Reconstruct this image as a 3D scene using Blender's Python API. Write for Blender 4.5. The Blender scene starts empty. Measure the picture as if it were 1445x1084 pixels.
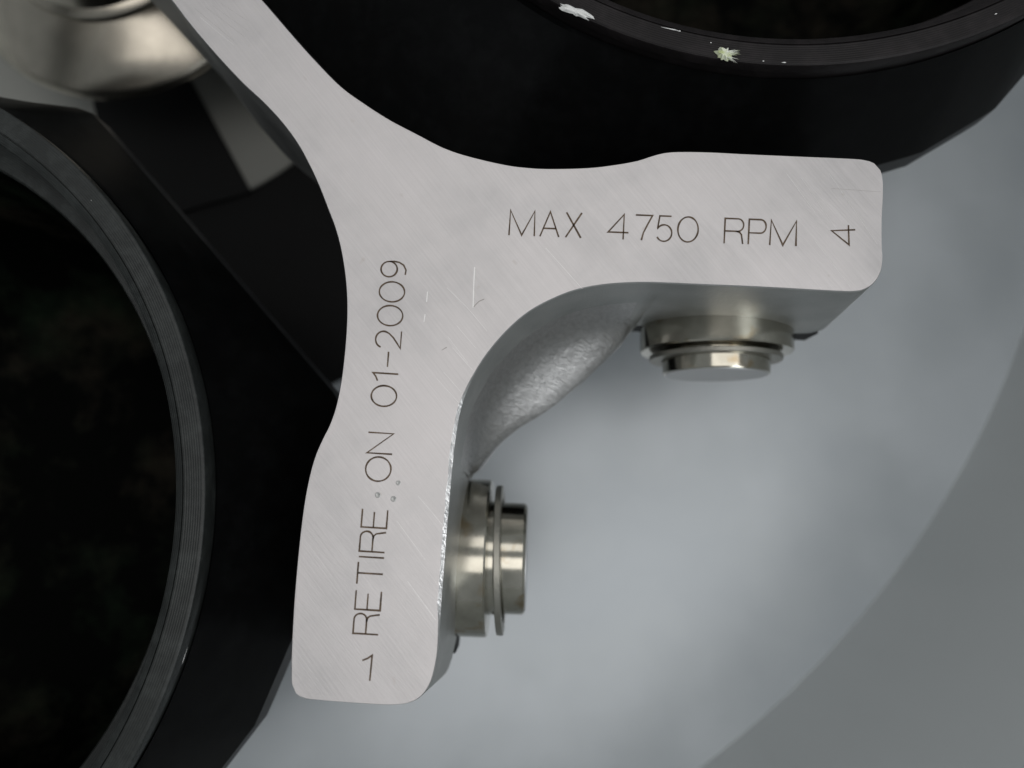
import bpy, bmesh, math, random
from mathutils import Vector, Matrix, noise
from mathutils.geometry import tessellate_polygon

random.seed(7)
scene = bpy.context.scene
col = scene.collection
U = 1e-4                       # one layout unit = 0.1 mm
W, H, F = 1445.0, 1084.0, 1130.0
CAM_H = 1130.0                 # camera height above the yoke's top face (0.1 mm)
NADIR = (760.0, 680.0)         # where the plumb line through the camera meets the picture

# ------------------------------------------------------------------ camera
_D = Vector((NADIR[0]-W/2, NADIR[1]-H/2, F)).normalized()
_X = (Vector((1, 0, 0)) - _D[0]*_D).normalized()
_Y = _D.cross(_X)
def unp(px, py, d=0.0):
    """photo measurement -> layout (x right, y towards the viewer, 0.1 mm) on the level d below the plate"""
    v = Vector((px-W/2, py-H/2, F))
    w = Vector((_X.dot(v), _Y.dot(v), _D.dot(v)))
    return (w.x/w.z*(CAM_H+d), w.y/w.z*(CAM_H+d))
def P(x, y, d=0.0):
    return Vector((x*U, -y*U, -d*U))
cam_d = bpy.data.cameras.new('camera'); cam = bpy.data.objects.new('camera', cam_d); col.objects.link(cam)
scene.camera = cam
cx = Vector((_X.x, -_Y.x, -_D.x)); cy = -Vector((_X.y, -_Y.y, -_D.y)); cz = -Vector((_X.z, -_Y.z, -_D.z))
M = Matrix.Identity(4)
for i in range(3):
    M[i][0], M[i][1], M[i][2] = cx[i], cy[i], cz[i]
M.translation = Vector((0, 0, CAM_H*U))
cam.matrix_world = M
cam_d.sensor_width = 36.0; cam_d.lens = 36.0*F/W
cam_d.clip_start = 0.004; cam_d.clip_end = 20
cam_d.dof.use_dof = True; cam_d.dof.focus_distance = 0.117; cam_d.dof.aperture_fstop = 12.5

# ------------------------------------------------------------------ light
world = bpy.data.worlds.new('World'); scene.world = world; world.use_nodes = True
bg = world.node_tree.nodes['Background']
bg.inputs['Color'].default_value = (0.90, 0.96, 1.0, 1); bg.inputs['Strength'].default_value = 0.24
def area(name, loc, size, power, colr, target=(0, 0, 0)):
    l = bpy.data.lights.new(name, 'AREA'); l.shape = 'RECTANGLE'; l.size, l.size_y = size
    l.energy = power; l.color = colr
    o = bpy.data.objects.new(name, l); col.objects.link(o); o.location = loc
    o.rotation_euler = (Vector(target)-Vector(loc)).to_track_quat('-Z', 'Y').to_euler()
    return o
area('ceiling_light', (0.30, -0.15, 1.40), (1.6, 0.55), 3.9, (1.0, 0.965, 0.94), (0.30, -0.15, 0))
area('ceiling_light', (-0.10, 0.70, 1.40), (1.6, 0.45), 2.6, (1.0, 0.965, 0.94), (-0.10, 0.70, 0))
area('side_fill_light', (0.85, -0.65, 1.20), (0.6, 0.6), 4.5, (0.93, 0.97, 1.0))  # added lamp, brightens the fork's web and burred edge from lower right
scene.view_settings.view_transform = 'Standard'; scene.view_settings.look = 'None'
scene.view_settings.gamma = 1.0; scene.view_settings.use_curve_mapping = False
scene.view_settings.exposure = 0.3
scene.render.engine = 'CYCLES'

# ------------------------------------------------------------------ helpers
def tag(o, label=None, cat=None, group=None, kind=None):
    if label: o['label'] = label
    if cat: o['category'] = cat
    if group: o['group'] = group
    if kind: o['kind'] = kind
    return o
def empty(name, loc):
    o = bpy.data.objects.new(name, None); col.objects.link(o); o.location = loc
    o.empty_display_size = 0.01
    return o
def mesh_obj(name, verts, faces, mats, parent=None, smooth=True, angle=35, fmat=None):
    me = bpy.data.meshes.new(name)
    off = parent_origin(parent)
    me.from_pydata([tuple(Vector(v)-off) for v in verts], [], faces)
    for m in (mats if isinstance(mats, (list, tuple)) else [mats]): me.materials.append(m)
    if fmat:
        for p, i in zip(me.polygons, fmat): p.material_index = i
    bm = bmesh.new(); bm.from_mesh(me)
    bmesh.ops.recalc_face_normals(bm, faces=bm.faces); bm.to_mesh(me); bm.free()
    if smooth:
        me.shade_smooth(); me.set_sharp_from_angle(angle=math.radians(angle))
    o = bpy.data.objects.new(name, me); col.objects.link(o)
    if parent: o.parent = parent
    return o
def parent_origin(p):
    v = Vector((0, 0, 0))
    while p: v += p.location; p = p.parent
    return v
def catmull(pts, step, closed=False):
    n = len(pts); out = []
    rng = range(n if closed else n-1)
    for i in rng:
        p1, p2 = Vector(pts[i]), Vector(pts[(i+1) % n])
        p0 = Vector(pts[i-1]) if (i or closed) else 2*p1-p2
        p3 = Vector(pts[(i+2) % n]) if (i+2 < n or closed) else 2*p2-p1
        k = max(1, int((p2-p1).length/step))
        for j in range(k):
            t = j/k; t2, t3 = t*t, t*t*t
            out.append(0.5*((2*p1)+(p2-p0)*t+(2*p0-5*p1+4*p2-p3)*t2+(3*p1-p0-3*p2+p3)*t3))
    if not closed: out.append(Vector(pts[-1]))
    return out
def loft(rings, closed_ends=(False, False)):
    n = len(rings[0]); verts = [v for r in rings for v in r]; faces = []
    for k in range(len(rings)-1):
        for i in range(n):
            j = (i+1) % n
            faces.append((k*n+i, k*n+j, (k+1)*n+j, (k+1)*n+i))
    for e, ring in ((0, 0), (1, len(rings)-1)):
        if closed_ends[e]: faces.append(tuple(ring*n+i for i in range(n)))
    return verts, faces
def lathe(origin, axis, prof, n=72):
    """prof: (radius, distance along axis) in metres"""
    axis = Vector(axis).normalized()
    a = axis.orthogonal().normalized(); b = axis.cross(a)
    rings = [[Vector(origin)+axis*s+(a*math.cos(2*math.pi*i/n)+b*math.sin(2*math.pi*i/n))*r for i in range(n)] for r, s in prof]
    return rings

# ------------------------------------------------------------------ materials
def mat(name, base=(0.5, 0.5, 0.5), metallic=0.0, rough=0.5, spec=0.5):
    m = bpy.data.materials.new(name); m.use_nodes = True
    b = m.node_tree.nodes['Principled BSDF']
    b.inputs['Base Color'].default_value = (*base, 1); b.inputs['Metallic'].default_value = metallic
    b.inputs['Roughness'].default_value = rough; b.inputs['Specular IOR Level'].default_value = spec
    return m, m.node_tree, b
def nd(nt, t, **kw):
    n = nt.nodes.new(t)
    for k, v in kw.items():
        if k in n.inputs: n.inputs[k].default_value = v
        else: setattr(n, k, v)
    return n
def coords(nt, scale=(1, 1, 1), rot=(0, 0, 0), loc=(0, 0, 0)):
    g = nd(nt, 'ShaderNodeNewGeometry'); mp = nd(nt, 'ShaderNodeMapping')
    mp.inputs['Scale'].default_value = scale; mp.inputs['Rotation'].default_value = rot; mp.inputs['Location'].default_value = loc
    # rotate first, then stretch
    mr = nd(nt, 'ShaderNodeMapping'); mr.inputs['Rotation'].default_value = rot
    mp.inputs['Rotation'].default_value = (0, 0, 0)
    nt.links.new(g.outputs['Position'], mr.inputs['Vector']); nt.links.new(mr.outputs['Vector'], mp.inputs['Vector'])
    return mp.outputs['Vector']
def noise_n(nt, vec, scale, detail=4.0, rough=0.55):
    n = nd(nt, 'ShaderNodeTexNoise'); n.inputs['Scale'].default_value = scale
    n.inputs['Detail'].default_value = detail; n.inputs['Roughness'].default_value = rough
    nt.links.new(vec, n.inputs['Vector']); return n.outputs['Fac']
def ramp(nt, fac, stops):
    r = nd(nt, 'ShaderNodeValToRGB'); e = r.color_ramp.elements
    while len(e) < len(stops): e.new(0.5)
    for el, (p, c) in zip(e, stops):
        el.position = p; el.color = (*c, 1) if isinstance(c, (tuple, list)) else (c, c, c, 1)
    nt.links.new(fac, r.inputs['Fac']); return r.outputs['Color']
def math_n(nt, op, a, b=None):
    m = nd(nt, 'ShaderNodeMath', operation=op)
    for i, v in enumerate((a, b)):
        if v is None: continue
        if isinstance(v, (int, float)): m.inputs[i].default_value = v
        else: nt.links.new(v, m.inputs[i])
    return m.outputs[0]
def mixc(nt, fac, a, b, mode='MIX'):
    m = nd(nt, 'ShaderNodeMix', data_type='RGBA', blend_type=mode)
    for i, v in ((0, fac), (6, a), (7, b)):
        if isinstance(v, (int, float)): m.inputs[i].default_value = v
        elif isinstance(v, tuple): m.inputs[i].default_value = (*v, 1)
        else: nt.links.new(v, m.inputs[i])
    return m.outputs[2]
def bump(nt, b, height, strength, dist, prev=None):
    n = nd(nt, 'ShaderNodeBump'); n.inputs['Strength'].default_value = strength; n.inputs['Distance'].default_value = dist
    nt.links.new(height, n.inputs['Height'])
    if prev: nt.links.new(prev, n.inputs['Normal'])
    nt.links.new(n.outputs['Normal'], b.inputs['Normal']); return n.outputs['Normal']

# ground top face of the yoke
M_TOP, nt, b = mat('ground_steel', metallic=0.9, rough=0.42)
grind = noise_n(nt, coords(nt, (60, 3500, 60), (0, 0, math.radians(52))), 1.0, 5, 0.7)
grind2 = noise_n(nt, coords(nt, (90, 5000, 90), (0, 0, math.radians(38)), (3, 1, 0)), 1.0, 3, 0.6)
blot = noise_n(nt, coords(nt, (1, 1, 1)), 55.0, 6, 0.6)
fine = noise_n(nt, coords(nt, (1, 1, 1)), 2600.0, 3, 0.6)
c = ramp(nt, blot, [(0.30, (0.50, 0.487, 0.487)), (0.50, (0.60, 0.578, 0.574)), (0.72, (0.67, 0.64, 0.636))])
broad = noise_n(nt, coords(nt, (25, 420, 25), (0, 0, math.radians(50)), (1, 7, 0)), 1.0, 3, 0.6)
c = mixc(nt, ramp(nt, broad, [(0.45, 0.0), (0.75, 0.13)]), c, (0.80, 0.775, 0.77))
c = mixc(nt, 0.13, c, ramp(nt, grind, [(0.35, 0.25), (0.65, 1.0)]), 'MULTIPLY')
spot = noise_n(nt, coords(nt, (1, 1, 1), (0, 0, 0), (2, 5, 0)), 420.0, 2, 0.5)
c = mixc(nt, ramp(nt, spot, [(0.72, 0.0), (0.80, 0.35)]), c, (0.42, 0.37, 0.33))
nt.links.new(c, b.inputs['Base Color'])
r = math_n(nt, 'ADD', math_n(nt, 'MULTIPLY', grind, 0.20), math_n(nt, 'ADD', math_n(nt, 'MULTIPLY', blot, 0.16), 0.27))
nt.links.new(r, b.inputs['Roughness'])
n1 = bump(nt, b, grind, 0.50, 0.00003)
n1 = bump(nt, b, grind2, 0.22, 0.00003, n1)
bump(nt, b, fine, 0.16, 0.00003, n1)

# shot-peened side walls of the yoke
M_SIDE, nt, b = mat('peened_steel', metallic=0.9, rough=0.48)
pe = noise_n(nt, coords(nt), 1300.0, 5, 0.65); pe2 = noise_n(nt, coords(nt), 120.0, 5, 0.6)
pe3 = noise_n(nt, coords(nt, (700, 2600, 700), (0, 0, math.radians(40))), 1.0, 3, 0.6)
nt.links.new(ramp(nt, pe2, [(0.3, (0.37, 0.378, 0.365)), (0.7, (0.50, 0.50, 0.485))]), b.inputs['Base Color'])
nt.links.new(math_n(nt, 'ADD', math_n(nt, 'MULTIPLY', pe2, 0.2), 0.36), b.inputs['Roughness'])
n1 = bump(nt, b, pe, 0.45, 0.00010)
bump(nt, b, pe3, 0.35, 0.00012, n1)

# coarse cast web in the crotch of the fork
M_WEB, nt, b = mat('cast_web_steel', metallic=1.0, rough=0.34)
w1 = noise_n(nt, coords(nt, (420, 1500, 700), (0, 0, math.radians(35))), 1.0, 5, 0.7); w2 = noise_n(nt, coords(nt), 1700.0, 4, 0.7)
nt.links.new(ramp(nt, w1, [(0.3, (0.46, 0.45, 0.44)), (0.7, (0.64, 0.625, 0.615))]), b.inputs['Base Color'])
n1 = bump(nt, b, w1, 0.80, 0.00030)
bump(nt, b, w2, 0.30, 0.00012, n1)
# burred chamfer
M_EDGE, nt, b = mat('burred_edge_steel', (0.74, 0.73, 0.72), metallic=0.95, rough=0.34)
bump(nt, b, noise_n(nt, coords(nt), 2300.0, 2, 0.7), 0.60, 0.00018)

# turned pins
M_PIN, nt, b = mat('turned_steel', (0.60, 0.575, 0.53), metallic=1.0, rough=0.15)
st = noise_n(nt, coords(nt), 150.0, 5, 0.6)
stain = noise_n(nt, coords(nt, (1, 1, 1), (0, 0, 0), (0.3, 0.1, 0)), 190.0, 3, 0.5)
c = ramp(nt, st, [(0.3, (0.36, 0.345, 0.29)), (0.7, (0.56, 0.535, 0.46))])
c = mixc(nt, ramp(nt, stain, [(0.60, 0.0), (0.72, 0.55)]), c, (0.30, 0.19, 0.06))
nt.links.new(c, b.inputs['Base Color'])
nt.links.new(math_n(nt, 'ADD', math_n(nt, 'MULTIPLY', st, 0.16), 0.07), b.inputs['Roughness'])
bump(nt, b, noise_n(nt, coords(nt), 2500.0, 2), 0.06, 0.00004)

M_CLIP, nt, b = mat('spring_steel', (0.36, 0.35, 0.31), metallic=0.95, rough=0.40)
bump(nt, b, noise_n(nt, coords(nt), 2200.0, 3, 0.7), 0.6, 0.00012)

M_END, nt, b = mat('faced_steel', (0.60, 0.60, 0.60), metallic=0.9, rough=0.45)
bump(nt, b, noise_n(nt, coords(nt), 1500.0, 2), 0.1, 0.00004)

# hub
def turned(name, base, rough, cxy):
    m, nt, b = mat(name, base, metallic=1.0, rough=rough)
    b.inputs['Anisotropic'].default_value = 0.85
    tg = nd(nt, 'ShaderNodeTangent', direction_type='RADIAL', axis='Z'); nt.links.new(tg.outputs[0], b.inputs['Tangent'])
    st = noise_n(nt, coords(nt), 90.0, 5, 0.6)
    nt.links.new(mixc(nt, ramp(nt, st, [(0.35, 0.0), (0.7, 1.0)]), tuple(v*0.72 for v in base), base), b.inputs['Base Color'])
    return m
M_HUB = turned('turned_hub_steel', (0.44, 0.405, 0.34), 0.18, None)

# black anodised bucket
def bucket_mat(name, base, rough, spec, groove):
    m, nt, b = mat(name, base, 0.0, rough, spec)
    tc = nd(nt, 'ShaderNodeTexCoord')
    sep = nd(nt, 'ShaderNodeSeparateXYZ'); nt.links.new(tc.outputs['Object'], sep.inputs[0])
    rad = math_n(nt, 'SQRT', math_n(nt, 'ADD', math_n(nt, 'MULTIPLY', sep.outputs[0], sep.outputs[0]), math_n(nt, 'MULTIPLY', sep.outputs[1], sep.outputs[1])))
    wear = noise_n(nt, tc.outputs['Object'], 260.0, 6, 0.7); big = noise_n(nt, tc.outputs['Object'], 45.0, 5, 0.6)
    c = mixc(nt, ramp(nt, wear, [(0.45, 0.0), (0.75, 1.0)]), base, tuple(v*2.2 for v in base))
    c = mixc(nt, ramp(nt, wear, [(0.735, 0.0), (0.76, 0.5)]), c, (0.16, 0.165, 0.16)) if groove else c
    nt.links.new(c, b.inputs['Base Color'])
    nt.links.new(math_n(nt, 'ADD', math_n(nt, 'MULTIPLY', big, 0.25), rough-0.12), b.inputs['Roughness'])
    if groove:
        g = math_n(nt, 'SINE', math_n(nt, 'MULTIPLY', rad, 2*math.pi/0.00034))
        n1 = bump(nt, b, g, 0.40, 0.00004)
        bump(nt, b, wear, 0.25, 0.00006, n1)
    else:
        bump(nt, b, wear, 0.10, 0.00006)
    return m
M_RIM = bucket_mat('worn_anodised_rim', (0.0185, 0.0205, 0.0195), 0.38, 0.30, True)
M_RIM2 = bucket_mat('brownish_black_rim', (0.0105, 0.0088, 0.0090), 0.5, 0.22, True)
M_BODY = bucket_mat('black_anodised_body', (0.0022, 0.0023, 0.0024), 0.36, 0.10, False)
M_LINER = bucket_mat('dull_black_liner', (0.004, 0.0042, 0.004), 0.5, 0.12, False)
nt = M_LINER.node_tree; b = nt.nodes['Principled BSDF']
mo = noise_n(nt, coords(nt), 42.0, 6, 0.7); mo2 = noise_n(nt, coords(nt, (1, 1, 1), (0, 0, 0), (4, 2, 1)), 30.0, 4, 0.6)
nt.links.new(mixc(nt, ramp(nt, mo, [(0.48, 0.0), (0.72, 1.0)]), (0.0015, 0.0018, 0.0015), mixc(nt, ramp(nt, mo2, [(0.4, 0.0), (0.6, 1.0)]), (0.022, 0.019, 0.014), (0.009, 0.016, 0.009))), b.inputs['Base Color'])
b.inputs['Specular IOR Level'].default_value = 0.02
M_SKIRT = bucket_mat('lit_black_skirt', (0.026, 0.027, 0.028), 0.5, 0.25, False)  # paler than the shoulder: light off the floor put into the colour
M_BLACK, nt, b = mat('shade_black', (0.006, 0.006, 0.006), 0, 0.6, 0.2)  # black for painted shade, the spindle and the pin joints

# bowl
M_FLOOR, nt, b = mat('satin_bowl_steel', metallic=0.25, rough=0.5)
bl = noise_n(nt, coords(nt, (1, 1, 1), (0, 0, 0), (0.7, 0.2, 0)), 26.0, 3, 0.5)
nt.links.new(ramp(nt, bl, [(0.32, (0.54, 0.585, 0.62)), (0.5, (0.595, 0.64, 0.67)), (0.68, (0.67, 0.715, 0.75))]), b.inputs['Base Color'])
nt.links.new(math_n(nt, 'ADD', math_n(nt, 'MULTIPLY', bl, 0.10), 0.27), b.inputs['Roughness'])
M_WALL, nt, b = mat('bowl_wall_paint', metallic=0.0, rough=0.5)
bl = noise_n(nt, coords(nt, (1, 1, 0.2)), 30.0, 4, 0.55)
nt.links.new(ramp(nt, bl, [(0.3, (0.82, 0.85, 0.845)), (0.7, (0.87, 0.895, 0.89))]), b.inputs['Base Color'])

# lettering, scratches, flakes
M_ENG, nt, b = mat('laser_etched_brown', (0.10, 0.065, 0.04), 0.3, 0.6)
e = noise_n(nt, coords(nt), 700.0, 4, 0.7)
nt.links.new(ramp(nt, e, [(0.35, (0.055, 0.035, 0.022)), (0.62, (0.14, 0.095, 0.06)), (0.78, (0.30, 0.25, 0.20))]), b.inputs['Base Color'])
M_SCR, nt, b = mat('bright_scratch', (0.80, 0.79, 0.78), 0.7, 0.4)
M_DSCR, nt, b = mat('dull_scratch', (0.30, 0.28, 0.26), 0.6, 0.5)
M_FLK, nt, b = mat('white_flake', (0.80, 0.82, 0.70), 0, 0.7)
nt.links.new(ramp(nt, noise_n(nt, coords(nt), 900.0, 3), [(0.35, (0.62, 0.68, 0.38)), (0.6, (0.85, 0.87, 0.78))]), b.inputs['Base Color'])
M_FLW, nt, b = mat('bare_chip', (0.80, 0.80, 0.78), 0.1, 0.6)

# ------------------------------------------------------------------ setting: rotor chamber
C = (-1062.0, -1352.0)          # rotor axis
FLOOR_D = 1010.0
def ringpts(c, r, d, n=128):
    return [P(c[0]+r*math.cos(2*math.pi*i/n), c[1]+r*math.sin(2*math.pi*i/n), d) for i in range(n)]
vs, fs = loft([ringpts(C, r, d) for r, d in ((100, FLOOR_D), (900, FLOOR_D), (1700, FLOOR_D-2), (2200, FLOOR_D-8), (2420, FLOOR_D-13), (2500, FLOOR_D-18), (2528, FLOOR_D-21))], (True, False))
o = mesh_obj('chamber_floor', vs, fs, M_FLOOR, angle=60); tag(o, 'blue-grey satin metal floor of the round chamber below the rotor', 'floor', kind='structure')
vs, fs = loft([ringpts(C, r, d) for r, d in ((2524, FLOOR_D+30), (2529, FLOOR_D-22), (2531, FLOOR_D-60), (2542, 500), (2560, 100), (2566, -260), (2576, -300), (2600, -310), (2700, -310), (2700, FLOOR_D+30))])
o = mesh_obj('chamber_wall', vs, fs, M_WALL, angle=40); tag(o, 'greenish grey curved wall around the rotor chamber', 'wall', kind='structure')

# ------------------------------------------------------------------ drive hub
hub = empty('drive_hub', P(*C, FLOOR_D))
tag(hub, 'round turned steel drive hub half hidden under the diagonal arm', 'hub')
ax = (0, 0, 1)
o0 = P(*C, FLOOR_D)
def hub_part(name, prof, m, n=96):
    vs, fs = loft(lathe(o0, ax, [(r*U, s*U) for r, s in prof], n), (True, True))
    return mesh_obj(name, vs, fs, m, hub, angle=30)
hub_part('spindle', [(215, 2), (215, 12), (200, 20), (196, 255), (196, 262)], M_BLACK)  # shade under the flange is put into the spindle's black
hub_part('flange', [(230, 262), (360, 262), (398, 267), (408, 277), (410, 288), (404, 297), (394, 303), (262, 372), (250, 374)], M_HUB)
hub_part('collar', [(252, 366), (257, 376), (255, 384), (247, 389), (236, 394), (190, 470), (172, 590), (160, 690)], M_HUB)

M_DIM, nt, b = mat('shaded_floor_olive', (0.30, 0.30, 0.275), 0.4, 0.5)  # floor tone with the rotor's shade mixed in
hub_part('dim_floor_disc', [(2, 1.0), (590, 1.0), (600, 3), (600, 10), (594, 14), (215, 16)], M_DIM)  # olive disc that paints the rotor's shade on the chamber floor
hub_part('shade_ring', [(604, 1.2), (604, 8), (612, 9), (1190, 9), (1200, 6), (1200, 1.2)], M_BLACK)  # black ring in place of the deep floor shade around the hub
# black wedge standing in for the shadow band on the floor below the hub
band = [unp(*p, 989) for p in ((118, 60), (130, 140), (148, 215), (158, 255), (345, 250), (330, 225), (272, 118), (235, 60))]
def on_disc_edge(p):
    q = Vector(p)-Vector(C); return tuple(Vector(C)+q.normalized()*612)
band[3] = on_disc_edge(band[3]); band[4] = on_disc_edge(band[4])
band.insert(4, on_disc_edge((Vector(band[3])+Vector(band[4]))*0.5))
nb = len(band); vs = [P(*p, 989) for p in band]+[P(*p, FLOOR_D-1) for p in band]
mesh_obj('shade_band', vs, [tuple(range(nb)), tuple(range(nb, 2*nb))]+[(i, (i+1) % nb, nb+(i+1) % nb, nb+i) for i in range(nb)], M_BLACK, hub, smooth=False)

# ------------------------------------------------------------------ buckets
ROT = math.radians(3.4)
def bucket(name, px_pts_center, R, out_dir, label, poly, rim_m):
    """out_dir: angle (layout, y down) of the radial direction away from the rotor axis"""
    bx_, by_ = px_pts_center
    root = empty(name, P(bx_, by_, 905)); tag(root, label, 'bucket', 'black swing buckets hung between the rotor arms')
    er = (math.cos(out_dir), math.sin(out_dir)); et = (-er[1], er[0])
    n = 160
    def circ(r, d): return [P(bx_+r*math.cos(2*math.pi*i/n), by_+r*math.sin(2*math.pi*i/n), d) for i in range(n)]
    # octagonal flange: half width wt across (towards the arms), reach outwards / inwards, cut corners
    def polyring(d, off=0.0):
        out = []
        for i in range(n):
            a = 2*math.pi*i/n; dx, dy = math.cos(a), math.sin(a)
            u = dx*er[0]+dy*er[1]; v = dx*et[0]+dy*et[1]
            r = 1e9
            for (nu, nv, h) in poly:
                q = u*nu+v*nv
                if q > 1e-6: r = min(r, (h+off)/q)
            out.append(P(bx_+dx*max(r, R+9+off), by_+dy*max(r, R+9+off), d))
        return out
    # body: shoulder, flange edge, tapering cup
    vs, fs = loft([circ(R-2, 44), circ(R+2, 52), polyring(235), polyring(242, 3)])
    body = mesh_obj('shoulder', vs, fs, M_BODY, root, angle=25)
    vs, fs = loft([polyring(242, 3), polyring(304, 3), polyring(312, -4), circ(R-60, 420), circ(R-90, 880), circ(R-130, 903)], (False, True))
    mesh_obj('cup', vs, fs, M_SKIRT, root, angle=25)
    vs, fs = loft([circ(R-47, 96), circ(R-47, 10), circ(R-44, 7), circ(R-34.5, 2), circ(R-33.8, 5), circ(R-32.2, 5), circ(R-31.5, 0), circ(R-4, 0), circ(R-1, 1.5), circ(R, 5), circ(R, 22), circ(R-5, 26), circ(R-5, 50)])
    mesh_obj('rim', vs, fs, rim_m, root, angle=22)
    vs, fs = loft([circ(R-46, 97), circ(R-46, 92), circ(R-80, 92), circ(R-83, 96), circ(R-84, 130)])
    mesh_obj('inner_ledge', vs, fs, rim_m, root, angle=30)
    vs, fs = loft([circ(R-84, 128), circ(R-100, 560), circ(R-125, 680), circ(R-180, 780), circ(R-270, 840), circ(R-400, 866), circ(40, 872)], (False, True))
    mesh_obj('liner', vs, fs, M_LINER, root, angle=40)
    return root
def hexn(a, h): return (math.cos(math.radians(a)), math.sin(math.radians(a)), h)
def flange_poly(inner, corner):
    # side blocks that face the arms; the round cup shows between them
    out = [hexn(0, 735), hexn(90, 826), hexn(270, 826), hexn(180, inner)]
    for k in (1, -1): out += [hexn(38*k, 741), hexn(56*k, 776), hexn(71*k, 787), hexn(135*k, corner)]
    return out
B1 = (-1178.0, 42.0); B2 = (402.0, -1318.0)
b1 = bucket('swing_bucket', B1, 707.0, math.pi/2+ROT, 'black bucket with worn concentric rim beside the arm engraved RETIRE ON', flange_poly(740, 742), M_RIM)
b2 = bucket('swing_bucket', B2, 708.0, ROT, 'black bucket with chipped rim behind the arm engraved MAX 4750 RPM', flange_poly(900, 965), M_RIM2)

# flakes on the rim of the second bucket
def flake(name, label, px, py, d, L, Wd, ang, hgt, m, fibres=0):
    x0, y0 = unp(px, py, d); n = 26
    ca, sa = math.cos(ang), math.sin(ang); top = []; bot = []
    verts = []; faces = []
    for i in range(n):
        a = 2*math.pi*i/n; k = 1+0.55*(random.random()-0.45)
        u, v = L*math.cos(a)*k, Wd*math.sin(a)*k
        verts.append(P(x0+u*ca-v*sa, y0+u*sa+v*ca, d-0.6))
    for i in range(n):
        q = verts[i]-P(x0, y0, d-0.6)
        verts.append(P(x0, y0, d-0.6)+q*(0.45+0.3*random.random())+Vector((0, 0, hgt*U*(0.6+0.6*random.random()))))
    for i in range(n):
        j = (i+1) % n; faces.append((i, j, n+j, n+i))
    verts.append(P(x0, y0, d-0.6)+Vector((0, 0, hgt*U*0.8))); c_ = len(verts)-1
    for i in range(n): faces.append((n+i, n+(i+1) % n, c_))
    faces.append(tuple(range(n)))
    for k in range(fibres):
        a = ang+random.uniform(-0.55, 0.55); l0 = L*random.uniform(1.0, 1.75); st = random.uniform(-0.5, 0.5)
        bx0, by0 = x0-st*Wd*sa, y0+st*Wd*ca
        tip = P(bx0+l0*math.cos(a), by0+l0*math.sin(a), d-hgt*random.uniform(0.2, 1.6))
        s = P(bx0, by0, d-hgt*0.5); side = Vector((-math.sin(a), -math.cos(a), 0))*1.1*U; upv = Vector((0, 0, 1.1*U))
        i0 = len(verts); verts += [s-side, s+side, s+upv, tip]
        faces += [(i0, i0+1, i0+3), (i0+1, i0+2, i0+3), (i0+2, i0, i0+3), (i0, i0+2, i0+1)]
    o = mesh_obj(name, verts, faces, m, None, smooth=False)
    tag(o, label, 'flake'); return o
flake('paint_flake', 'frayed yellowish white flake stuck on the black bucket rim', 1022, 78, 0, 14, 9, math.radians(22), 7, M_FLK, 18)
flake('paint_flake', 'long bright white flake stuck on the black bucket rim', 812, 17, 0, 26, 6, math.radians(24), 4, M_FLW)
def chip(px, py, L, ang, parent, wd=2.0):
    x0, y0 = unp(px, py, 0); ca, sa = math.cos(ang), math.sin(ang)
    vs = [P(x0+u*ca-v*sa, y0+u*sa+v*ca, z) for z in (0.2, -0.5) for u, v in ((-L, 0), (-L*.3, -wd*.6), (L*.5, -wd), (L, 0), (L*.4, wd*.7), (-L*.4, wd*.4))]
    n = 6; fs = [tuple(range(n)), tuple(range(n, 2*n))]+[(i, (i+1) % n, n+(i+1) % n, n+i) for i in range(n)]
    return mesh_obj('bare_chip', vs, fs, M_FLW, parent, smooth=False)
for px, py, L, an in ((945, 41, 14, 14), (958, 44, 3, 10), (1077, 86.5, 1.5, 5), (1106, 88.5, 3.5, 2), (1003, 60.5, 1.1, 40), (1405, 20, 2.2, -20)):
    chip(px, py, L, math.radians(an), b2, 0.9)
for px, py, L, an in ((129, 283, 1.0, 60), (261, 925, 12, 107)):
    chip(px, py, L, math.radians(an), b1, 0.3).data.materials[0] = M_SCR

# ------------------------------------------------------------------ rotor yoke
yoke = empty('rotor_yoke', P(*C, 318))
tag(yoke, 'silver grey steel rotor yoke with forked arms engraved MAX 4750 RPM', 'rotor yoke')
AX = Vector((0.6767, 0.7363))       # axis of the diagonal arm (layout)
AL = Vector((AX.y, -AX.x))          # towards its right-hand edge (picture up-right)
right_in = [(370, 0), (408, 44), (440, 80), (480, 121), (514, 146), (550, 169), (590, 190), (625, 208), (660, 220), (711, 232), (745, 236.5), (780, 238), (832, 236.5), (870, 232), (900, 226.5), (920, 220), (938, 215.5),
    (960, 214), (1000, 214.5), (1050, 217), (1130, 220.5), (1190, 223), (1218, 225), (1234, 230), (1243, 240), (1246.5, 256), (1246.5, 280), (1245, 310), (1245, 345), (1246, 366), (1243, 384), (1234, 399), (1221, 408), (1205, 411.5),
    (1170, 410.5), (1100, 406.5), (1050, 404), (1000, 402)]
crotch = [(930, 399), (890, 399), (850, 402), (810, 410), (775, 424), (745, 441), (720, 462), (697, 487), (678, 513), (661, 545), (649, 580), (642, 620)]
left_in = [(637, 665), (634, 700), (630, 745), (626, 800), (622, 850), (619.5, 895), (616, 930), (608, 962), (594, 983), (574, 993), (545, 995), (500, 992.5), (455, 989), (430, 986), (417, 979), (411.5, 966), (411, 945), (411.5, 915),
    (415, 850), (421, 780), (428, 720), (435, 680), (444, 646), (455, 620), (465, 600), (474, 574), (481, 540), (486, 500), (489, 460), (489.5, 425), (487, 390), (481, 352), (473, 322), (464, 298), (450, 262), (436, 232), (420, 203), (398, 173), (372, 145), (346, 121), (320, 94), (294, 65), (268, 34), (242, 0)]
topline = [Vector(unp(*p)) for p in right_in+crotch+left_in]
def loc(p): q = p-Vector(C); return (q.dot(AX), q.dot(AL))
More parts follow.
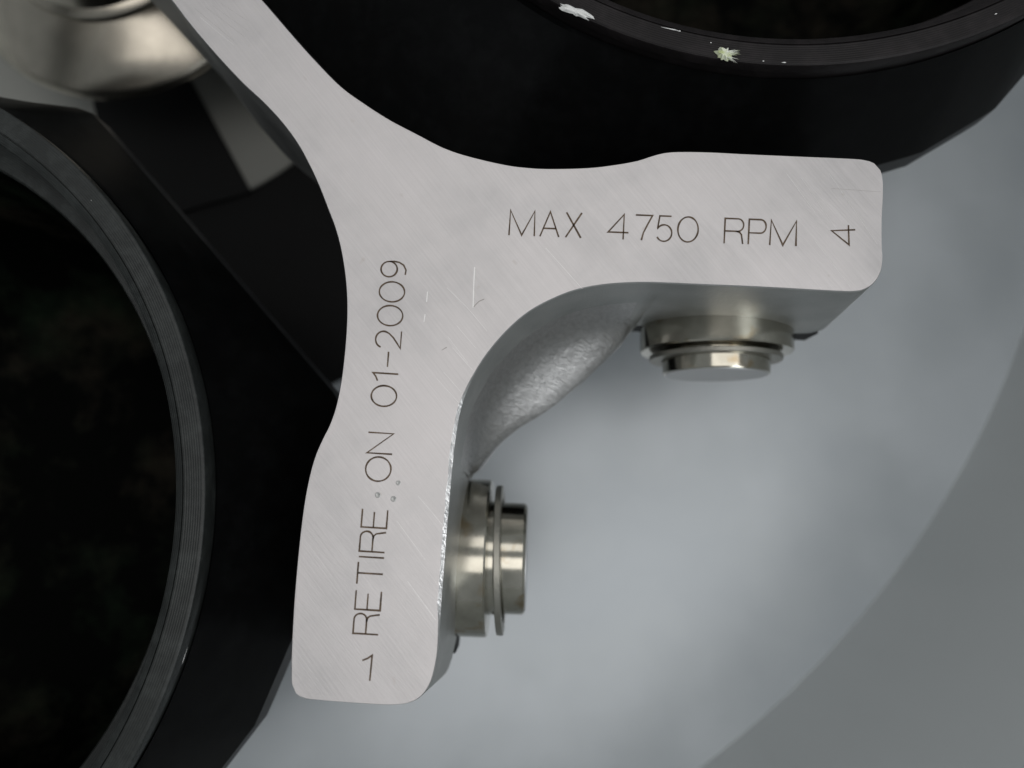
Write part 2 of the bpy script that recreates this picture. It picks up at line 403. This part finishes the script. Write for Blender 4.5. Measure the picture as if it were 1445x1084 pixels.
a0, l0 = loc(topline[0]); a1, l1 = loc(topline[-1])
def glob(a, l): return Vector(C)+AX*a+AL*l
# run the arm inwards to the central boss
e0 = topline[0]+(topline[0]-topline[3]).normalized()*95
e1 = topline[-1]+(topline[-1]-topline[-4]).normalized()*95
la0, ll0 = loc(e0); la1, ll1 = loc(e1)
inner0 = [glob(190, 190), glob(235, 0.5*(190+ll0)), glob(320, ll0+8), e0]
inner1 = [e1, glob(320, ll1-8), glob(235, 0.5*(ll1-190))]
outline = catmull([tuple(p) for p in inner0+topline+inner1], 7.0)
sector = outline
n_s = len(sector)
# parameters of the crotch web
i_start = min(range(n_s), key=lambda i: (sector[i]-Vector(unp(935, 399))).length)
i_end = min(range(n_s), key=lambda i: (sector[i]-Vector(unp(637, 668))).length)
web_px = [(897, 459), (893, 470), (876, 487), (858, 505), (838, 524), (820, 541), (800, 557), (780, 574), (758, 589), (735, 602), (715, 617), (700, 632), (688, 648), (677, 662), (668, 675), (662, 690)]
web = catmull([unp(x, y, 264) for x, y in web_px], 6.0)
def web_at(s):
    q = s*(len(web)-1); i = min(int(q), len(web)-2); return web[i].lerp(web[i+1], q-i)
nrm = []
for i in range(n_s):
    t = sector[min(i+1, n_s-1)]-sector[max(i-1, 0)]
    t.normalize(); nrm.append(Vector((t.y, -t.x)))
def smooth01(t): t = max(0, min(1, t)); return t*t*(3-2*t)
i_left = min(range(n_s), key=lambda i: (sector[i]-Vector(unp(436, 232))).length)
i_b0 = min(range(n_s), key=lambda i: (sector[i]-Vector(unp(678, 513))).length)
i_b1 = min(range(n_s), key=lambda i: (sector[i]-Vector(unp(616, 930))).length)
LEV = [(0, 0), (3, 0.0), (60, .03), (120, .08), (165, .15), (195, .24), (212, .34), (224, .46), (236, .62), (248, .80), (257, .94), (264, 1.0), (318, 0.97)]
ER = (math.cos(ROT), math.sin(ROT)); ET = (-math.sin(ROT), math.cos(ROT))
END_DRAFT = [((1180, 310), 55.0, ER), ((520, 930), 50.0, ET)]
def B0(p): return unp(*p)
def level_pts(li):
    d, g = LEV[li]; out = []
    for i in range(n_s):
        p, nn = sector[i], nrm[i]
        q = p.copy(); dd = d
        bev = 0.9
        if i_b0 <= i <= i_b1:      # burred chamfer along the engraved arm's outer edge
            w = smooth01((i-i_b0)/14)*smooth01((i_b1-i)/14)
            bev = 0.9+4.6*w*(0.85+0.3*noise.noise(Vector((i*0.31, 0, 0))))
        if li == 0: q = p-nn*bev
        elif li == 1: q = p+nn*0.4
        else:
            dr = 12*smooth01((i-i_left)/30)*(d/318) if i > i_left else 0.0
            q = p+nn*dr
            for (pa, pb, dv) in END_DRAFT:   # prong ends flare a little towards the bottom
                w = smooth01(((p-Vector(B0(pa))).dot(Vector(dv)))/pb)
                q += Vector(dv)*44*w*(d/318)
        if i_start < i < i_end and li >= 2:
            s = (i-i_start)/(i_end-i_start)
            tgt = web_at(s)
            e = smooth01(min(s, 1-s)/0.10)
            gg = g*(0.35+0.65*e)+(d/318)*(1-e)*0.65*0.3
            q = p.lerp(tgt, min(1, gg))
            amp = 1.6 if d > 200 else 0.5
            q += nn*amp*noise.noise(Vector((i*0.11, d*0.03, 1.7)))
        # rounded lower corner of the prong ends
        out.append((q, dd))
    return out
def rot4(p, k):
    q = p-Vector(C); c_, s_ = ((1, 0), (0, 1), (-1, 0), (0, -1))[k]
    return Vector(C)+Vector((q.x*c_-q.y*s_, q.x*s_+q.y*c_))
rings = []
for li in range(len(LEV)):
    lp = level_pts(li); ring = []
    for k in (0, 3, 2, 1):
        pass
    for k in range(4):
        ring += [P(*rot4(p, k), d) for p, d in lp]
    rings.append(ring)
vs, fs = loft(rings)
fm = []
n_r = len(rings[0])
for k in range(len(rings)-1):
    for i in range(n_r):
        fm.append(2 if k == 0 else (3 if (k >= 3 and i_start+2 < i % n_s < i_end-2) else 1))
for ri, mi in ((0, 0), (len(rings)-1, 1)):
    tri = tessellate_polygon([[v for v in rings[ri]]])
    base = ri*n_r
    for t in tri: fs.append(tuple(base+i for i in t)); fm.append(mi)
body = mesh_obj('forked_arm_body', vs, fs, [M_TOP, M_SIDE, M_EDGE, M_WEB], yoke, angle=20, fmat=fm)
for p_ in body.data.polygons:
    if p_.material_index == 0: p_.use_smooth = False

# trunnion pins with snap ring
def pin(px_end, direction, prof, head, ring, ring_r, tilt, ring_off, added_joint_ring):
    ex, ey = unp(*px_end, 332); Lt = head[-1][1]
    ox, oy = ex-direction[0]*Lt, ey-direction[1]*Lt
    org = P(ox, oy, 332); axv = Vector((direction[0], -direction[1], 0)).normalized()
    def lat(name, pr, m, parent, ends=(True, True)):
        vs, fs = loft(lathe(org, axv, [(r*U, s*U) for r, s in pr], 80), ends)
        return mesh_obj(name, vs, fs, m, parent, angle=30)
    p_ = lat('trunnion_pin', prof, M_PIN, yoke)
    gr = prof[2][0]+2.5; lat('added_joint_ring', [(gr-12, -40), (gr, -40), (gr, added_joint_ring), (gr-8, added_joint_ring+0.5)], M_BLACK, p_)  # black ring added to draw the dark joint at the wall
    lat('pin_head', head, M_PIN, p_)
    he = head[-1]
    lat('end_face', [(he[0]-0.5, he[1]-0.3), (he[0]-1.0, he[1]+1.0), (2, he[1]+1.2)], M_END, p_)
    # split ring
    up = Vector((0, 0, 1)); sd = axv.cross(up); n = 72; gap = 0.32
    verts = []; faces = []
    s0, s1 = ring
    for i in range(n+1):
        a = gap+(2*math.pi-2*gap)*i/n-math.pi/2
        dirv = up*math.sin(a)+sd*math.cos(a)
        for r, s in ((ring_r-22, s0), (ring_r-1, s0), (ring_r, s0+1.2), (ring_r, s1-1.2), (ring_r-1, s1), (ring_r-22, s1)):
            verts.append(org+axv*(s+tilt*math.cos(a)*r)*U+dirv*r*U+sd*ring_off*U)
    for i in range(n):
        for j in range(6):
            k = (j+1) % 6; faces.append((i*6+j, i*6+k, (i+1)*6+k, (i+1)*6+j))
    faces += [tuple(range(6)), tuple(n*6+j for j in range(6))]
    mesh_obj('snap_ring', verts, faces, M_CLIP, p_, angle=30)
    return p_
dn = (-math.sin(ROT), math.cos(ROT)); rt = (math.cos(ROT), math.sin(ROT))
pin((1010, 529), (-0.02, 1.0), [(132, -70), (137, -60), (137, 62), (135, 65), (110, 65.5), (104, 66)], [(96, 60), (96, 101), (95, 104), (92, 105)], (71, 80), 119, 0.004, 1, 13)
dl = math.hypot(1, 0.03)
pin((742.5, 788), (1/dl, 0.03/dl), [(132, -80), (138, -70), (138, 51), (136, 54), (112, 54.5), (104, 55)], [(100, 48), (100, 64), (98, 66), (97.5, 114), (95, 118), (92, 119)], (67, 78), 131, 0.035, 3, 0)

# black blocks under the prongs, painted shade of the gap beside the pins
def shade_block(px, py, wv, lv, w, l):
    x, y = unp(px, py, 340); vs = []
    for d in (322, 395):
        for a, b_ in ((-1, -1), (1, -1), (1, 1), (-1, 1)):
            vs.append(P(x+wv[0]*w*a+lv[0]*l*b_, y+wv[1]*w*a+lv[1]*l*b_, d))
    return mesh_obj('gap_shade_block', vs, [(0, 1, 2, 3), (4, 5, 6, 7), (0, 1, 5, 4), (1, 2, 6, 5), (2, 3, 7, 6), (3, 0, 4, 7)], M_BLACK, yoke, smooth=False)
shade_block(1022, 444, rt, dn, 166, 30)
shade_block(632, 792, rt, dn, 26, 156)

# ------------------------------------------------------------------ engraving
def arc(cx_, cy_, rx, ry, a_, b_, n=18):
    return [(cx_+rx*math.cos(math.radians(a_+(b_-a_)*i/n)), cy_+ry*math.sin(math.radians(a_+(b_-a_)*i/n))) for i in range(n+1)]
G = {
 'M': [[(0, 0), (0.02, 1), (.5, 0.02), (.98, 1), (1, 0)]],
 'A': [[(0, 0), (.5, 1), (1, 0)], [(.17, .33), (.83, .33)]],
 'X': [[(0, 0), (1, 1)], [(0, 1), (1, 0)]],
 '4': [[(.75, 0), (.75, 1), (0, .28), (1, .28)]],
 '7': [[(0, 1), (1, 1), (.72, .62), (.5, .3), (.4, 0)]],
 '5': [[(.92, 1), (.2, 1), (.1, .52)]+arc(.5, .32, .48, .33, 145, -150, 24)],
 '0': [arc(.5, .5, .5, .5, 90, 450, 40)],
 'O': [arc(.5, .5, .5, .5, 90, 450, 40)],
 'R': [[(0, 0), (0, 1), (.66, 1)]+arc(.68, .75, .30, .25, 85, -90, 14)+[(0, .5)], [(.6, .5), (.78, .47), (.88, .38), (.92, .22), (.97, 0)]],
 'P': [[(0, 0), (0, 1), (.66, 1)]+arc(.68, .73, .32, .27, 85, -90, 14)+[(0, .46)]],
 'E': [[(1, 0), (0, 0), (0, 1), (1, 1)], [(0, .52), (.86, .52)]],
 'T': [[(0, 1), (1, 1)], [(.5, 1), (.5, 0)]],
 'I': [[(0, 1), (0, 0)]],
 'N': [[(0, 0), (0, 1), (1, 0), (1, 1)]],
 '1': [[(0, .80), (.55, .88), (1, 1), (1, 0)]],
 '-': [[(0, .45), (1, .45)]],
 '2': [arc(.48, .70, .47, .30, 165, -20, 20)+[(.84, .48), (.6, .3), (.25, .12), (0, 0), (1, 0)]],
 '9': [arc(.45, .68, .43, .32, 0, 360, 30), [(.88, .68), (.90, .5), (.86, .30), (.72, .12), (.45, .01), (.18, .03)]],
}
SW = 1.16
def ribbon(strokes, z=0.35, hw=SW):
    """flat burnt line of constant width along each stroke (layout points)"""
    verts = []; faces = []
    for s in strokes:
        pts = [Vector(p) for p in s]; closed = (pts[0]-pts[-1]).length < 1e-3
        n = len(pts); i0 = len(verts)
        for i, p in enumerate(pts):
            if i == 0: t0 = t1 = (pts[1]-pts[0]).normalized() if not closed else None
            if closed and i in (0, n-1):
                t0 = (pts[-1]-pts[-2]).normalized(); t1 = (pts[1]-pts[0]).normalized()
            elif i == 0: t0 = t1 = (pts[1]-pts[0]).normalized()
            elif i == n-1: t0 = t1 = (pts[-1]-pts[-2]).normalized()
            else: t0 = (p-pts[i-1]).normalized(); t1 = (pts[i+1]-p).normalized()
            n0 = Vector((-t0.y, t0.x)); n1 = Vector((-t1.y, t1.x)); m = n0+n1
            if m.length < 0.35: m = n1
            m.normalize(); k = 1/max(0.45, m.dot(n1))
            w = hw*k*(1+0.38*noise.noise(Vector((p.x*0.12, p.y*0.12, 3.1))))
            verts += [P(*(p+m*w), -z), P(*(p-m*w), -z)]
        for i in range(n-1):
            a = i0+2*i; faces.append((a, a+1, a+3, a+2))
    return verts, faces
def glyph(ch, o_px, r_px, u_px):
    out = []
    for s in G[ch]:
        q = []
        for i, (a, b_) in enumerate(s):
            q.append((o_px[0]+r_px[0]*a+u_px[0]*b_, o_px[1]+r_px[1]*a+u_px[1]*b_))
        out.append([unp(*p) for p in q])
    return out
def word(chars):
    st = []
    for g in chars: st += glyph(*g)
    v, f = ribbon(st)
    return mesh_obj('engraved_word', v, f, M_ENG, yoke, smooth=False)
kz = 600/1445
def hz(ch, x0, x1):
    by_ = 318+(x0-92)*0.038; w = x1-x0
    return (ch, (680+x0*kz, 200+by_*kz), (w*kz, w*kz*0.038), (4*kz, -85*kz))
o = word([hz('M', 92, 178), hz('A', 197, 261), hz('X', 284, 336)]); o['label'] = 'thin brown engraved word MAX'
o = word([hz('4', 428, 497), hz('7', 519, 576), hz('5', 590, 645), hz('0', 664, 733)]); o['label'] = 'thin brown engraved number 4750'
o = word([hz('R', 823, 888), hz('P', 905, 963), hz('M', 978, 1067)]); o['label'] = 'thin brown engraved word RPM'
o = word([('4', (680+1270*kz, 200+350*kz), (-2*kz, -67*kz), (-80*kz, 3*kz))]); o['label'] = 'engraved numeral 4 turned on its side'
def vt(ch, y0, y1, hgt=35.6):
    bx_ = 533.7+(895.9-y0)*0.0771; l = y0-y1
    return (ch, (bx_, y0), (l*0.0771, -l), (-hgt, -hgt*0.062))
o = word([vt('R', 895.9, 866.9), vt('E', 861.8, 835.2), vt('T', 826, 795.2), vt('I', 787.7, 786.7), vt('R', 779.9, 750.9), vt('E', 745.8, 720.2)]); o['label'] = 'thin brown engraved word RETIRE'
o = word([vt('O', 680.3, 646.1), vt('N', 641.2, 612.3)]); o['label'] = 'thin brown engraved word ON'
o = word([vt('0', 574.6, 545.5), vt('1', 539.2, 528.2), vt('-', 518.8, 497.5), vt('2', 492.1, 468), vt('0', 460.8, 432.5), vt('0', 427.2, 399), vt('9', 392.7, 367.6)]); o['label'] = 'thin brown engraved date 01-2009'
o = word([('1', (508.5, 960.7), (13.3, 0), (3.4, -35.8))]); o['label'] = 'engraved upright numeral 1 at the prong tip'

# punch marks
for px, py, r in ((533.1, 698.7, 3.2), (555.2, 704.1, 3.2), (562, 681.6, 2.6)):
    x, y = unp(px, py); n = 20
    vs, fs = loft([[P(x+rr*math.cos(2*math.pi*i/n), y+rr*math.sin(2*math.pi*i/n), -z) for i in range(n)] for rr, z in ((r+0.8, 0.05), (r, 0.5), (r-0.9, 0.4), (r-1.5, 0.12), (0.4, 0.1))], (False, True))
    mesh_obj('punch_mark', vs, fs, M_SIDE, yoke)

# scratches
def scratch(pts, m, hw, z=0.22):
    hw *= 0.62 if hw < 0.5 else 0.85
    v, f = ribbon([[tuple(q) for q in catmull([unp(*p) for p in pts], 5.0)]], z, hw)
    return mesh_obj('scratch', v, f, m, yoke, smooth=False)
kb = 320/1020
def zb(x, y): return (400+x*kb, 340+y*kb)
for pts, m, hw in (([zb(860, 118), zb(856, 200), zb(853, 300)], M_SCR, 0.9), ([zb(903, 262), zb(880, 272), zb(855, 298)], M_DSCR, 0.6),
        ([zb(648, 228), zb(644, 275)], M_SCR, 0.7), ([zb(637, 330), zb(632, 365)], M_SCR, 0.7), ([zb(735, 210), zb(830, 305), zb(915, 405)], M_SCR, 0.35),
        ([zb(735, 478), zb(712, 492)], M_DSCR, 0.6), ([zb(760, 480), zb(850, 580)], M_SCR, 0.35), ([zb(720, 590), zb(800, 680)], M_SCR, 0.35), ([zb(690, 620), zb(790, 730)], M_SCR, 0.3),
        ([(1173, 266), (1243, 271)], M_DSCR, 0.2), ([(770, 350), (822, 408)], M_SCR, 0.4), ([(560, 735), (600, 790)], M_SCR, 0.35), ([(575, 820), (615, 875)], M_SCR, 0.35), ([(590, 700), (628, 745)], M_SCR, 0.3),
        ([(645, 460), (672, 492)], M_SCR, 0.3), ([(632, 475), (660, 512)], M_SCR, 0.3), ([(1110, 245), (1150, 300)], M_SCR, 0.3), ([(1130, 250), (1185, 330)], M_SCR, 0.25), ([(1150, 340), (1200, 405)], M_SCR, 0.3),
        ([(1170, 245), (1238, 345)], M_SCR, 0.25), ([(290, 10), (345, 52)], M_DSCR, 0.16), ([(300, 8), (352, 45)], M_DSCR, 0.14), ([(275, 12), (330, 58)], M_DSCR, 0.16), ([(312, 5), (350, 30)], M_DSCR, 0.14), ([(283, 25), (330, 64)], M_SCR, 0.25)):
    scratch(pts, m, hw)
